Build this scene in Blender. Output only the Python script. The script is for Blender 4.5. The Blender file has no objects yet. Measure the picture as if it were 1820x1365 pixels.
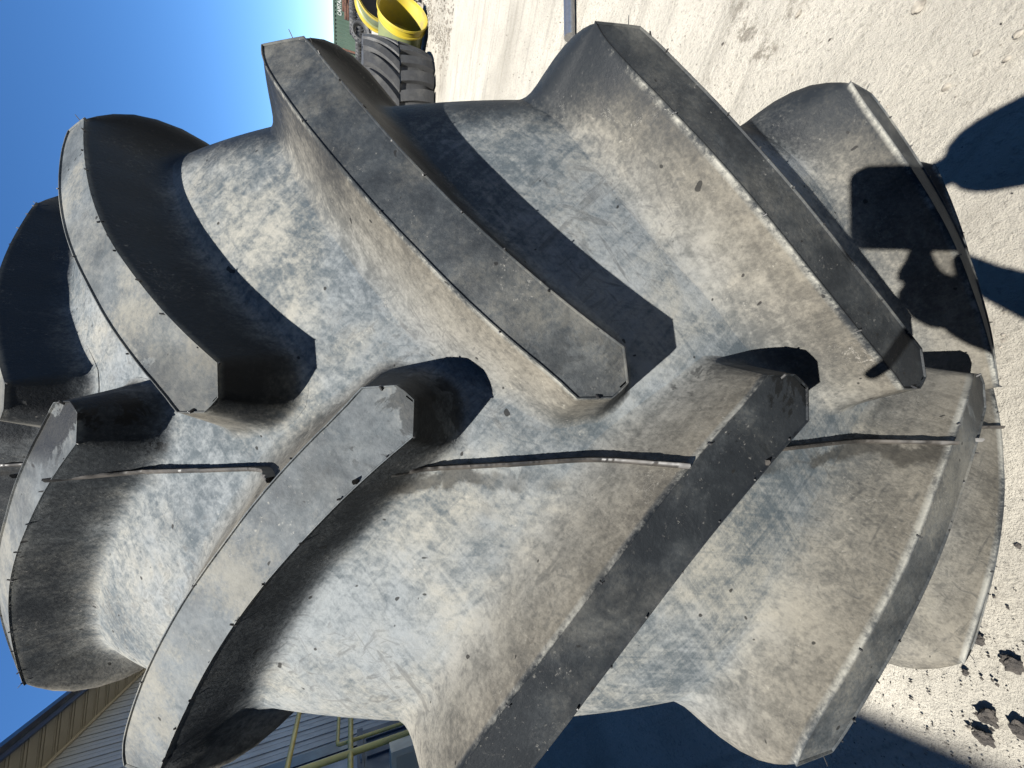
import bpy, bmesh, math, random
import numpy as np
from mathutils import Vector, Matrix, Euler

rng = random.Random(7)
npr = np.random.default_rng(11)
scene = bpy.context.scene
col = scene.collection

# ------------------------------------------------------------------ camera, sky, sun
CW = np.array([-0.00897, -1.08485, 1.35733])       # lens position
FW = np.array([0.05744, 0.92075, -0.38589])        # view direction
RW = np.array([0.99777, -0.06608, -0.00914])       # right of the upright phone = top of the picture
UW = np.array([0.03392, 0.38451, 0.9225])          # up of the upright phone = left of the picture
FPX = 681.446                                      # focal length in pixels of the 1820 px wide picture
SUN = np.array([0.34084, 0.3659, -0.86599])        # travel direction of the sunlight

cam_data = bpy.data.cameras.new('camera')
cam = bpy.data.objects.new('camera', cam_data)
col.objects.link(cam)
cam_data.sensor_fit = 'HORIZONTAL'
cam_data.sensor_width = 36.0
cam_data.lens = 36.0 * FPX / 1820.0
cam_data.clip_start = 0.01
cam_data.clip_end = 2000.0
cam.matrix_world = Matrix(((-UW[0], RW[0], -FW[0], CW[0]),
                           (-UW[1], RW[1], -FW[1], CW[1]),
                           (-UW[2], RW[2], -FW[2], CW[2]),
                           (0, 0, 0, 1)))
scene.camera = cam

world = bpy.data.worlds.new('World')
scene.world = world
world.use_nodes = True
wn = world.node_tree
sky = wn.nodes.new('ShaderNodeTexSky')
sky.sky_type = 'NISHITA'
sky.sun_disc = False
sky.sun_elevation = math.asin(-SUN[2])
sky.sun_rotation = math.atan2(-SUN[0], -SUN[1])
sky.altitude = 600.0
sky.air_density = 0.74
sky.dust_density = 0.0
sky.ozone_density = 6.0
bgn = wn.nodes['Background']
bgn.inputs['Strength'].default_value = 0.05
hs = wn.nodes.new('ShaderNodeHueSaturation')        # clear high-country sky: a deeper blue than the plain model
hs.inputs['Saturation'].default_value = 1.15
wn.links.new(sky.outputs[0], hs.inputs['Color'])
wn.links.new(hs.outputs[0], bgn.inputs['Color'])

sun_data = bpy.data.lights.new('sun', 'SUN')
sun_data.energy = 5.0
sun_data.angle = math.radians(0.53)
sun_data.color = (1.0, 0.965, 0.90)
sun = bpy.data.objects.new('sun', sun_data)
col.objects.link(sun)
sun.rotation_euler = Vector(SUN).to_track_quat('-Z', 'Y').to_euler()
sun.location = (-6, -6, 14)

vs = scene.view_settings
vs.view_transform = 'Standard'
vs.look = 'None'
vs.exposure = 2.0
vs.gamma = 1.0
vs.use_curve_mapping = False
scene.cycles.max_bounces = 5
scene.cycles.diffuse_bounces = 1
scene.cycles.glossy_bounces = 2
scene.cycles.use_adaptive_sampling = True
scene.cycles.adaptive_threshold = 0.02
scene.cycles.use_denoising = True

# ------------------------------------------------------------------ helpers
def ray(x, y):
    d = FW + RW * ((682.5 - y) / FPX) - UW * ((x - 910) / FPX)
    return d
def at_depth(x, y, depth):
    return CW + ray(x, y) * depth
def on_ground(x, y, z=0.0):
    d = ray(x, y)
    return CW + d * ((z - CW[2]) / d[2])

def tag(o, label=None, cat=None, group=None, kind=None):
    if label: o['label'] = label
    if cat: o['category'] = cat
    if group: o['group'] = group
    if kind: o['kind'] = kind
    return o
def empty(name, loc=(0, 0, 0), rot=(0, 0, 0)):
    o = bpy.data.objects.new(name, None)
    o.empty_display_size = 0.1
    col.objects.link(o)
    o.location = loc
    o.rotation_euler = rot
    return o
def mesh_from(name, verts, faces, mats, smooth=True, attrs=None, mat_idx=None, sharp=None):
    me = bpy.data.meshes.new(name)
    me.from_pydata([tuple(map(float, v)) for v in verts], [], faces)
    if not isinstance(mats, (list, tuple)): mats = [mats]
    for m in mats: me.materials.append(m)
    if smooth:
        me.polygons.foreach_set('use_smooth', [True] * len(me.polygons))
    if mat_idx is not None:
        me.polygons.foreach_set('material_index', mat_idx)
    if attrs:
        for k, vals in attrs.items():
            a = me.attributes.new(k, 'FLOAT', 'POINT')
            a.data.foreach_set('value', [float(x) for x in vals])
    me.update()
    if sharp is not None and smooth:
        me.set_sharp_from_angle(angle=math.radians(sharp))
    return me
def put(name, me, parent=None, loc=(0, 0, 0), rot=(0, 0, 0)):
    o = bpy.data.objects.new(name, me)
    col.objects.link(o)
    if parent: o.parent = parent
    o.location = loc
    o.rotation_euler = rot
    return o

class MB:
    """collects simple solids into one mesh"""
    def __init__(s): s.v = []; s.f = []
    def add(s, verts, faces):
        n = len(s.v); s.v += [tuple(map(float, v)) for v in verts]
        s.f += [tuple(i + n for i in f) for f in faces]; return s
    def box(s, lo, hi, M=None):
        (a, b, c), (d, e, f) = lo, hi
        vs_ = [(a, b, c), (d, b, c), (d, e, c), (a, e, c), (a, b, f), (d, b, f), (d, e, f), (a, e, f)]
        if M is not None: vs_ = [tuple(M @ Vector(v)) for v in vs_]
        return s.add(vs_, [(0, 3, 2, 1), (4, 5, 6, 7), (0, 1, 5, 4), (1, 2, 6, 5), (2, 3, 7, 6), (3, 0, 4, 7)])
    def tube(s, path, rad, n=12, cap=True):
        path = [np.array(p, float) for p in path]
        rads = rad if isinstance(rad, (list, tuple)) else [rad] * len(path)
        rings = []; up = None
        for i, p in enumerate(path):
            t = path[min(i + 1, len(path) - 1)] - path[max(i - 1, 0)]
            t = t / (np.linalg.norm(t) + 1e-9)
            if up is None:
                a = np.array([0, 0, 1.]) if abs(t[2]) < .9 else np.array([1., 0, 0])
            else: a = up
            u = a - t * (a @ t); u /= np.linalg.norm(u); up = u
            w = np.cross(t, u)
            rings.append([p + rads[i] * (math.cos(k * 2 * math.pi / n) * u + math.sin(k * 2 * math.pi / n) * w) for k in range(n)])
        vv = [v for r in rings for v in r]; ff = []
        for i in range(len(path) - 1):
            for k in range(n):
                k2 = (k + 1) % n
                ff.append((i * n + k, i * n + k2, (i + 1) * n + k2, (i + 1) * n + k))
        if cap:
            ff.append(tuple(reversed(range(n)))); b = (len(path) - 1) * n
            ff.append(tuple(b + k for k in range(n)))
        return s.add(vv, ff)
    def build(s, name, mat, parent=None, smooth=False, sharp=35, loc=(0, 0, 0), rot=(0, 0, 0)):
        return put(name, mesh_from(name, s.v, s.f, mat, smooth, sharp=sharp if smooth else None), parent, loc, rot)

def lathe(profile, n, closed=True, axis='X'):
    """profile: list of (s, r); revolve about the X axis"""
    m = len(profile); v = []; f = []
    for i in range(n):
        a = 2 * math.pi * i / n; c, sn = math.cos(a), math.sin(a)
        for (s_, r_) in profile:
            v.append((s_, -r_ * c, -r_ * sn))
    mm = m if closed else m - 1
    for i in range(n):
        j = (i + 1) % n
        for k in range(mm):
            k2 = (k + 1) % m
            f.append((i * m + k, i * m + k2, j * m + k2, j * m + k))
    return v, f

# ------------------------------------------------------------------ materials
def new_mat(name):
    m = bpy.data.materials.new(name); m.use_nodes = True
    return m, m.node_tree, m.node_tree.nodes['Principled BSDF']
class NT:
    def __init__(s, nt): s.nt = nt
    def n(s, typ, **kw):
        nd = s.nt.nodes.new(typ)
        for k, v in kw.items(): setattr(nd, k, v)
        return nd
    def link(s, a, b): s.nt.links.new(a, b)
    def noise(s, vec, scale, detail=6, rough=0.6, dist=0.0):
        nd = s.n('ShaderNodeTexNoise')
        nd.inputs['Scale'].default_value = scale; nd.inputs['Detail'].default_value = detail
        nd.inputs['Roughness'].default_value = rough; nd.inputs['Distortion'].default_value = dist
        if vec is not None: s.link(vec, nd.inputs['Vector'])
        return nd.outputs['Fac']
    def math(s, op, a, b=None, c=None, clamp=False):
        nd = s.n('ShaderNodeMath', operation=op); nd.use_clamp = clamp
        for i, x in enumerate((a, b, c)):
            if x is None: continue
            if isinstance(x, (int, float)): nd.inputs[i].default_value = x
            else: s.link(x, nd.inputs[i])
        return nd.outputs[0]
    def ramp(s, fac, p0, p1, v0=0.0, v1=1.0):
        nd = s.n('ShaderNodeMapRange', interpolation_type='SMOOTHSTEP')
        s.link(fac, nd.inputs['Value'])
        for k, x in (('From Min', p0), ('From Max', p1), ('To Min', v0), ('To Max', v1)):
            nd.inputs[k].default_value = x
        return nd.outputs[0]
    def mix(s, fac, a, b, blend='MIX'):
        nd = s.n('ShaderNodeMix', data_type='RGBA', blend_type=blend)
        for idx, x in ((0, fac), (6, a), (7, b)):
            if isinstance(x, (int, float)): nd.inputs[idx].default_value = x
            elif isinstance(x, tuple): nd.inputs[idx].default_value = (*x, 1)
            else: s.link(x, nd.inputs[idx])
        return nd.outputs[2]
    def mapping(s, vec, scale=(1, 1, 1), rot=(0, 0, 0), loc=(0, 0, 0)):
        nd = s.n('ShaderNodeMapping')
        nd.inputs['Scale'].default_value = scale; nd.inputs['Rotation'].default_value = rot
        nd.inputs['Location'].default_value = loc
        s.link(vec, nd.inputs['Vector']); return nd.outputs[0]
    def bump(s, h, strength, dist, normal=None):
        nd = s.n('ShaderNodeBump'); nd.inputs['Strength'].default_value = strength
        nd.inputs['Distance'].default_value = dist
        s.link(h, nd.inputs['Height'])
        if normal: s.link(normal, nd.inputs['Normal'])
        return nd.outputs[0]

ALB = 0.50
def simple_mat(name, c1, c2=None, scale=8.0, rough=0.6, metal=0.0, bump=0.0, spec=0.5, dirt=None, coord='Object'):
    m, nt, b = new_mat(name); t = NT(nt)
    tc = t.n('ShaderNodeTexCoord'); v = tc.outputs[coord]
    n1 = t.noise(v, scale, 8, 0.65)
    c2 = c2 or tuple(x * 0.75 for x in c1)
    c1 = tuple(x * ALB for x in c1); c2 = tuple(x * ALB for x in c2)
    if dirt: dirt = tuple(x * ALB for x in dirt)
    c = t.mix(t.ramp(n1, 0.35, 0.65), c1, c2)
    if dirt:
        n2 = t.noise(v, scale * 0.4, 8, 0.7)
        c = t.mix(t.ramp(n2, 0.5, 0.72), c, dirt)
    t.link(c, b.inputs['Base Color'])
    b.inputs['Metallic'].default_value = metal
    t.link(t.ramp(n1, 0.3, 0.7, rough - 0.08, min(1, rough + 0.1)), b.inputs['Roughness'])
    b.inputs['Specular IOR Level'].default_value = spec
    if bump: t.link(t.bump(t.noise(v, scale * 6, 6, 0.6), bump, 0.01), b.inputs['Normal'])
    return m

def make_tyre_mat(root):
    m, nt, b = new_mat('dusty_tyre_rubber'); t = NT(nt)
    tc = t.n('ShaderNodeTexCoord', object=root); v = tc.outputs['Object']
    oi = t.n('ShaderNodeObjectInfo')
    sep = t.n('ShaderNodeSeparateColor'); t.link(oi.outputs['Color'], sep.inputs[0])
    at = lambda k: t.n('ShaderNodeAttribute', attribute_name=k).outputs['Fac']
    top, flank, low, nose, shoulder = at('top'), at('flank'), at('low'), at('nose'), at('shoulder')
    bigN = t.n('ShaderNodeTexNoise'); bigN.inputs['Scale'].default_value = 4.5; bigN.inputs['Detail'].default_value = 4; bigN.inputs['Roughness'].default_value = .6
    t.link(v, bigN.inputs['Vector'])
    bs = t.n('ShaderNodeSeparateColor'); t.link(bigN.outputs['Color'], bs.inputs[0])
    big, warmn, scmn = bs.outputs[0], bs.outputs[1], bs.outputs[2]
    midN = t.n('ShaderNodeTexNoise'); midN.inputs['Scale'].default_value = 24; midN.inputs['Detail'].default_value = 6; midN.inputs['Roughness'].default_value = .68; midN.inputs['Distortion'].default_value = .5
    t.link(v, midN.inputs['Vector'])
    ms = t.n('ShaderNodeSeparateColor'); t.link(midN.outputs['Color'], ms.inputs[0])
    mid, cmn, stn = ms.outputs[0], ms.outputs[1], ms.outputs[2]
    fineN = t.n('ShaderNodeTexNoise'); fineN.inputs['Scale'].default_value = 300; fineN.inputs['Detail'].default_value = 5; fineN.inputs['Roughness'].default_value = .72
    t.link(v, fineN.inputs['Vector'])
    fs = t.n('ShaderNodeSeparateColor'); t.link(fineN.outputs['Color'], fs.inputs[0])
    fine, spkn = fs.outputs[0], fs.outputs[1]
    # dust amount; every lug carries its own levels (top: red, lower wall: green, cut low to paint in shade), given with the object
    bias = t.math('ADD', t.math('MULTIPLY', top, t.math('SUBTRACT', sep.outputs[0], 0.92)), 0.92)
    bias = t.math('ADD', bias, t.math('MULTIPLY', low, t.math('SUBTRACT', sep.outputs[1], 0.92)))  # less dust on the lower walls, their shade deepened by the colour
    bias = t.math('SUBTRACT', bias, t.math('MULTIPLY', flank, 0.26))
    bias = t.math('SUBTRACT', bias, t.math('MULTIPLY', shoulder, t.math('MULTIPLY', oi.outputs['Alpha'], 0.75)))
    # brushed streaks and wiped scuffs, in several directions across the tread
    st = None; wipe = None
    for k_, (sc_, ry, lc) in enumerate((((8, 95, 130), 0.65, 0), ((7, 85, 120), -0.85, 5), ((9, 100, 140), 1.35, 9))):
        n = t.noise(t.mapping(t.mapping(v, (1, 1, 1), (0, ry, 0)), sc_, (0, 0, 0), (lc, lc * .7, lc * .3)), 1.0, 4, 0.62, 0.9)
        st = n if st is None else t.math('ADD', st, n)
        k = t.ramp(n, 0.54, 0.70)
        wipe = k if wipe is None else t.math('MAXIMUM', wipe, k)
    st = t.math('SUBTRACT', st, 1.5)
    x = t.math('MULTIPLY', big, 0.70)
    x = t.math('ADD', x, t.math('MULTIPLY', mid, 0.65))
    x = t.math('ADD', x, t.math('MULTIPLY', t.math('SUBTRACT', fine, 0.5), t.math('SUBTRACT', 0.55, t.math('MULTIPLY', top, 0.33))))
    x = t.math('ADD', t.math('SUBTRACT', x, 0.675), bias)
    tw = t.noise(t.mapping(v, (1, 1, 1), (0, 0, 0), (7, 3, 1)), 10, 5, 0.62)
    x = t.math('ADD', x, t.math('MULTIPLY', top, t.math('MULTIPLY', t.math('SUBTRACT', tw, 0.5), 0.9)))
    dust = t.ramp(x, 0.05, 0.95)
    scm = t.ramp(scmn, 0.47, 0.57)
    scuff = t.math('MULTIPLY', t.math('MULTIPLY', wipe, scm), t.math('SUBTRACT', 1.0, t.math('MULTIPLY', top, 0.8)))
    dust = t.math('MULTIPLY', dust, t.math('SUBTRACT', 1.0, t.math('MULTIPLY', scuff, 0.50)))
    # colours: blue-grey film, pale chalky dust over it, browner soil on the upper walls
    tone = t.math('ADD', t.math('MULTIPLY', big, .70), t.math('MULTIPLY', mid, .20))
    tone = t.math('ADD', tone, t.math('MULTIPLY', fine, .30))
    tone = t.math('ADD', tone, t.math('MULTIPLY', st, .34))
    tone = t.ramp(tone, 0.43, 0.79)
    tone = t.math('ADD', t.math('MULTIPLY', t.math('SUBTRACT', tone, 0.5), t.math('SUBTRACT', 1.0, t.math('MULTIPLY', top, 0.5))), t.math('SUBTRACT', 0.5, t.math('MULTIPLY', top, 0.12)))
    warm = t.ramp(t.math('ADD', t.math('MULTIPLY', warmn, .7), t.math('MULTIPLY', cmn, .3)), 0.42, 0.62)
    pale = t.mix(warm, (0.232, 0.250, 0.260), (0.300, 0.290, 0.255))
    dcol = t.mix(tone, (0.072, 0.088, 0.100), pale)
    dcol = t.mix(t.math('POWER', flank, 0.6), dcol, t.mix(tone, (0.095, 0.086, 0.070), (0.195, 0.178, 0.145)))
    tan_ = t.math('MULTIPLY', top, t.ramp(t.math('ADD', t.math('MULTIPLY', tw, .75), t.math('MULTIPLY', fine, .25)), 0.47, 0.60))
    dcol = t.mix(t.math('MULTIPLY', tan_, 0.6), dcol, (0.255, 0.24, 0.20))
    base = t.mix(mid, (0.008, 0.010, 0.013), (0.022, 0.026, 0.030))
    c = t.mix(dust, base, dcol)
    # hair-fine pale scratches
    vor = t.n('ShaderNodeTexVoronoi', feature='DISTANCE_TO_EDGE'); vor.inputs['Scale'].default_value = 95
    wsc = t.n('ShaderNodeVectorMath', operation='SCALE'); t.link(midN.outputs['Color'], wsc.inputs[0]); wsc.inputs['Scale'].default_value = 0.06
    warp = t.n('ShaderNodeVectorMath', operation='ADD'); t.link(v, warp.inputs[0]); t.link(wsc.outputs[0], warp.inputs[1])
    t.link(warp.outputs[0], vor.inputs['Vector'])
    crack = t.math('MULTIPLY', t.ramp(vor.outputs['Distance'], 0.0, 0.028, 1.0, 0.0), t.ramp(cmn, 0.56, 0.70))
    crack = t.math('MULTIPLY', crack, t.math('SUBTRACT', 0.32, t.math('MULTIPLY', top, 0.24)))
    c = t.mix(crack, c, (0.50, 0.48, 0.43))
    fleck = t.math('MULTIPLY', t.ramp(spkn, 0.60, 0.70), t.math('ADD', 0.07, t.math('MULTIPLY', t.ramp(cmn, 0.50, 0.64), 0.34)))
    c = t.mix(fleck, c, (0.48, 0.46, 0.41))
    chalk = t.math('MULTIPLY', at('chalk'), t.ramp(t.math('ADD', t.math('MULTIPLY', mid, .4), t.math('ADD', t.math('MULTIPLY', big, .4), t.math('MULTIPLY', fine, .2))), 0.46, 0.58))
    c = t.mix(t.math('MULTIPLY', chalk, 0.7), c, (0.42, 0.41, 0.36))
    # tarry black stains about the lug noses
    stain = t.math('MULTIPLY', t.ramp(nose, 0.25, 0.7), t.ramp(t.math('ADD', t.math('MULTIPLY', stn, .5), t.math('MULTIPLY', warmn, .5)), 0.485, 0.505))
    stain = t.math('MULTIPLY', t.math('MULTIPLY', stain, sep.outputs[2]), t.math('SUBTRACT', 1.0, flank, clamp=True))
    c = t.mix(t.math('MULTIPLY', stain, 0.92), c, (0.007, 0.008, 0.009))
    # brown-black run-off soaked in along the mould seam, and small oil drops
    sx = t.n('ShaderNodeSeparateXYZ'); t.link(v, sx.inputs[0])
    ds = t.math('ABSOLUTE', t.math('ADD', t.math('ADD', sx.outputs[0], 0.0605), t.math('MULTIPLY', t.math('SUBTRACT', mid, 0.5), 0.05)))
    soak = t.math('MULTIPLY', t.ramp(ds, 0.004, 0.011, 1.0, 0.0), t.ramp(warmn, 0.46, 0.54))
    soak = t.math('MULTIPLY', soak, t.math('SUBTRACT', 1.0, top))
    c = t.mix(t.math('MULTIPLY', soak, 0.7), c, (0.022, 0.020, 0.017))
    drop = t.ramp(t.noise(t.mapping(v, (1, 1, 1), (0, 0, 0), (4, 2, 7)), 105, 1, 0.4), 0.76, 0.785)
    c = t.mix(t.math('MULTIPLY', drop, 0.85), c, (0.012, 0.012, 0.012))
    c = t.mix(1.0, c, (ALB, ALB, ALB), 'MULTIPLY')
    t.link(c, b.inputs['Base Color'])
    rg = t.math('ADD', t.math('MULTIPLY', dust, 0.30), t.math('ADD', 0.52, t.math('MULTIPLY', mid, 0.12)))
    t.link(t.math('SUBTRACT', rg, t.math('MULTIPLY', stain, 0.2)), b.inputs['Roughness'])
    b.inputs['Specular IOR Level'].default_value = 0.12
    t.link(t.bump(fine, 0.30, 0.002), b.inputs['Normal'])
    return m

def make_ground_mat():
    m, nt, b = new_mat('dusty_concrete'); t = NT(nt)
    tc = t.n('ShaderNodeTexCoord'); v = tc.outputs['Object']
    big = t.noise(v, 0.35, 6, 0.6); mid = t.noise(v, 4, 8, 0.65); fine = t.noise(v, 60, 8, 0.7); grit = t.noise(v, 260, 4, 0.65)
    c = t.mix(t.ramp(mid, 0.32, 0.68), (0.54, 0.507, 0.435), (0.455, 0.43, 0.372))
    c = t.mix(t.ramp(big, 0.45, 0.7), c, (0.33, 0.308, 0.262))
    c = t.mix(t.math('MULTIPLY', t.ramp(fine, 0.52, 0.68), 0.6), c, (0.20, 0.185, 0.158))
    # dark damp or oily blotches here and there
    blot = t.math('MULTIPLY', t.ramp(t.noise(v, 1.1, 6, 0.7), 0.60, 0.68), t.ramp(t.noise(v, 12, 6, 0.75), 0.48, 0.6))
    c = t.mix(t.math('MULTIPLY', blot, 0.75), c, (0.13, 0.11, 0.085))
    trk = t.noise(t.mapping(t.mapping(v, (1, 1, 1), (0, 0, 0.75)), (0.5, 9, 1)), 1.0, 6, 0.7, 0.3)
    c = t.mix(t.math('MULTIPLY', t.ramp(trk, 0.50, 0.64), 0.42), c, (0.24, 0.222, 0.188))
    spk = t.math('MULTIPLY', t.ramp(t.noise(v, 95, 3, 0.55), 0.60, 0.70), t.ramp(t.noise(v, 2.2, 5, 0.65), 0.40, 0.62))
    c = t.mix(t.math('MULTIPLY', spk, 0.6), c, (0.14, 0.125, 0.105))
    c = t.mix(1.0, c, (ALB, ALB, ALB), 'MULTIPLY')
    t.link(c, b.inputs['Base Color'])
    b.inputs['Roughness'].default_value = 0.95
    b.inputs['Specular IOR Level'].default_value = 0.15
    h = t.math('ADD', t.math('MULTIPLY', mid, 1.4), t.math('ADD', t.math('MULTIPLY', fine, 0.9), t.math('MULTIPLY', grit, 0.35)))
    t.link(t.bump(h, 0.9, 0.016), b.inputs['Normal'])
    return m

M_ground = make_ground_mat()
M_stone = simple_mat('pale_grit', (0.33, 0.30, 0.25), (0.15, 0.135, 0.115), 30, 0.9, spec=0.2)
M_clod = simple_mat('dark_clod', (0.035, 0.032, 0.03), (0.09, 0.08, 0.07), 60, 0.9, bump=0.6, spec=0.2)
M_black_rubber = simple_mat('black_rubber_nub', (0.012, 0.012, 0.013), (0.03, 0.03, 0.03), 40, 0.6)
M_seam = simple_mat('torn_rubber_flash', (0.012, 0.011, 0.010), (0.05, 0.043, 0.036), 45, 0.6)
M_wall = simple_mat('pale_grey_wall_sheet', (0.37, 0.38, 0.385), (0.32, 0.33, 0.335), 2.0, 0.5, dirt=(0.29, 0.295, 0.30))
M_soffit = simple_mat('beige_soffit_sheet', (0.42, 0.385, 0.295), (0.36, 0.335, 0.262), 2.0, 0.55)
M_navy = simple_mat('navy_trim_paint', (0.006, 0.018, 0.055), (0.005, 0.014, 0.042), 3.0, 0.35)
M_roof = simple_mat('dark_blue_roof', (0.02, 0.04, 0.08), None, 3.0, 0.5)
M_pipe_yellow = simple_mat('worn_yellow_pipe', (0.72, 0.58, 0.15), (0.62, 0.50, 0.15), 6.0, 0.5, dirt=(0.34, 0.29, 0.15))
M_binblue = simple_mat('blue_steel_bin', (0.012, 0.035, 0.085), (0.02, 0.045, 0.09), 5.0, 0.5, dirt=(0.03, 0.035, 0.04))
M_cream = simple_mat('cream_housing', (0.60, 0.56, 0.44), (0.52, 0.48, 0.38), 6.0, 0.5)
M_rimyellow = simple_mat('yellow_wheel_paint', (0.52, 0.40, 0.03), (0.44, 0.34, 0.035), 5.0, 0.5, dirt=(0.27, 0.23, 0.09))
M_rimgreen = simple_mat('faded_green_barrel', (0.22, 0.24, 0.09), (0.15, 0.18, 0.08), 5.0, 0.5, dirt=(0.12, 0.13, 0.10))
M_container = simple_mat('green_container_paint', (0.045, 0.085, 0.055), (0.055, 0.10, 0.068), 0.8, 0.6, dirt=(0.075, 0.10, 0.072))
M_white = simple_mat('white_lettering', (0.75, 0.75, 0.72), None, 4.0, 0.6)
M_rust = simple_mat('rusted_steel', (0.16, 0.06, 0.03), (0.07, 0.035, 0.025), 12.0, 0.85, bump=0.4, dirt=(0.24, 0.12, 0.06))
M_fartyre = simple_mat('weathered_black_tyre', (0.045, 0.046, 0.048), (0.028, 0.029, 0.031), 9.0, 0.72, bump=0.3, dirt=(0.10, 0.098, 0.09))
M_galv = simple_mat('galvanised_pipe', (0.55, 0.56, 0.57), (0.35, 0.36, 0.38), 14.0, 0.35, metal=0.9)
M_wood = simple_mat('grey_weathered_board', (0.44, 0.42, 0.38), (0.28, 0.26, 0.23), 9.0, 0.85, bump=0.4)
M_skin = simple_mat('skin', (0.50, 0.31, 0.22), (0.45, 0.27, 0.19), 20.0, 0.5)
M_jacket = simple_mat('dark_work_jacket', (0.03, 0.035, 0.05), (0.02, 0.024, 0.035), 15.0, 0.85)
M_trousers = simple_mat('blue_jeans', (0.04, 0.06, 0.11), (0.03, 0.045, 0.085), 20.0, 0.9)
M_shoe = simple_mat('brown_boot', (0.08, 0.045, 0.025), None, 15.0, 0.6)
M_hair = simple_mat('brown_hair', (0.05, 0.03, 0.018), None, 60.0, 0.6)
M_phone = simple_mat('black_phone', (0.01, 0.01, 0.012), None, 10.0, 0.25)
M_eye = simple_mat('eye', (0.7, 0.7, 0.68), (0.6, 0.6, 0.58), 10.0, 0.2)

# ------------------------------------------------------------------ ground
def ground_mesh():
    def axis(lo, hi, c, fine, n):
        t = np.linspace(-1, 1, n)
        s = np.sign(t) * np.abs(t) ** 4.0
        a = np.where(s < 0, c + s * (c - lo) + t * fine, c + s * (hi - c) + t * fine)
        return a
    xs = axis(-150, 250, 0.6, 3.5, 260); ys = axis(-120, 260, 0.3, 3.5, 260)
    X, Y = np.meshgrid(xs, ys, indexing='ij')
    Z = np.zeros_like(X)
    for k in range(26):
        fx, fy = npr.normal(0, 5.0, 2); ph = npr.uniform(0, 6.28)
        Z += 0.0011 * np.sin(fx * X + fy * Y + ph)
    Z *= np.clip(1.0 - (np.hypot(X, Y) - 6) / 10, 0, 1)
    Z -= 0.004
    n, m = X.shape
    v = np.stack([X, Y, Z], -1).reshape(-1, 3)
    f = [(i * m + j, (i + 1) * m + j, (i + 1) * m + j + 1, i * m + j + 1) for i in range(n - 1) for j in range(m - 1)]
    return mesh_from('ground', v, f, M_ground, True)
tag(put('ground', ground_mesh()), 'pale dusty concrete yard with grit and stains', kind='structure')

# ------------------------------------------------------------------ the big tractor tyre
RS = 0.93
BETA = math.radians(21.5)
NL = 22
STEP = 2 * math.pi / NL
DL = -0.1435
# outer lug surface and carcass profile, in units of the tyre's radius
LS = np.array([0, .068, .0953, .1245, .154, .184, .2150, .244, .273, .30, .33])
LR = np.array([1, .9988, .9974, .9963, .9938, .9895, .984, .978, .9718, .9655, .957])
_ls = np.linspace(0, .33, 200); _lr = np.interp(_ls, LS, LR)
for _ in range(60): _lr[1:-1] = .25 * _lr[:-2] + .5 * _lr[1:-1] + .25 * _lr[2:]
def lug_r(s): return np.interp(np.abs(s), _ls, _lr)
KEY = np.array([(0, .948), (.06, .9475), (.12, .945), (.17, .940), (.21, .933), (.24, .925), (.265, .9155), (.283, .904), (.296, .887),
                (.306, .862), (.313, .825), (.315, .78), (.311, .72), (.300, .65), (.283, .59), (.262, .545), (.245, .525)])
def smooth_curve(K, n):
    d = np.r_[0, np.cumsum(np.hypot(*np.diff(K, axis=0).T))]
    u = np.linspace(0, d[-1], n)
    out = np.stack([np.interp(u, d, K[:, 0]), np.interp(u, d, K[:, 1])], 1)
    for _ in range(40):
        out[1:-1] = 0.25 * out[:-2] + 0.5 * out[1:-1] + 0.25 * out[2:]
    return out
PROF = smooth_curve(KEY, 400)
PW = np.r_[0, np.cumsum(np.hypot(*np.diff(PROF, axis=0).T))]
TT = np.gradient(PROF, PW, axis=0); TT /= np.linalg.norm(TT, axis=1)[:, None]
PN = np.stack([-TT[:, 1], TT[:, 0]], 1)                     # outward normal (s, r)
PN[0] = (0, 1)
def prof_at(w):
    """carcass point and normal at signed arc length w"""
    a = np.abs(w); sg = np.where(w < 0, -1.0, 1.0)
    s = np.interp(a, PW, PROF[:, 0]) * sg; r = np.interp(a, PW, PROF[:, 1])
    ns = np.interp(a, PW, PN[:, 0]) * sg; nr = np.interp(a, PW, PN[:, 1])
    return s, r, ns, nr
DW = np.linspace(0, PW[-1] * .6, 12000)
DENSE = np.stack([np.interp(DW, PW, PROF[:, 0]), np.interp(DW, PW, PROF[:, 1])], 1)
def top_to_w(s):
    """arc length on the carcass and height for a lug-top point at lateral position s"""
    s = np.atleast_1d(s); w = np.empty_like(s); h = np.empty_like(s)
    for i, x in enumerate(s):
        P = np.array([abs(x), float(lug_r(x))]); d = np.hypot(DENSE[:, 0] - P[0], DENSE[:, 1] - P[1])
        k = int(np.argmin(d)); w[i] = math.copysign(DW[k], x); h[i] = d[k]
        if abs(x) < 0.02: w[i] = x
    return w, h

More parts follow.
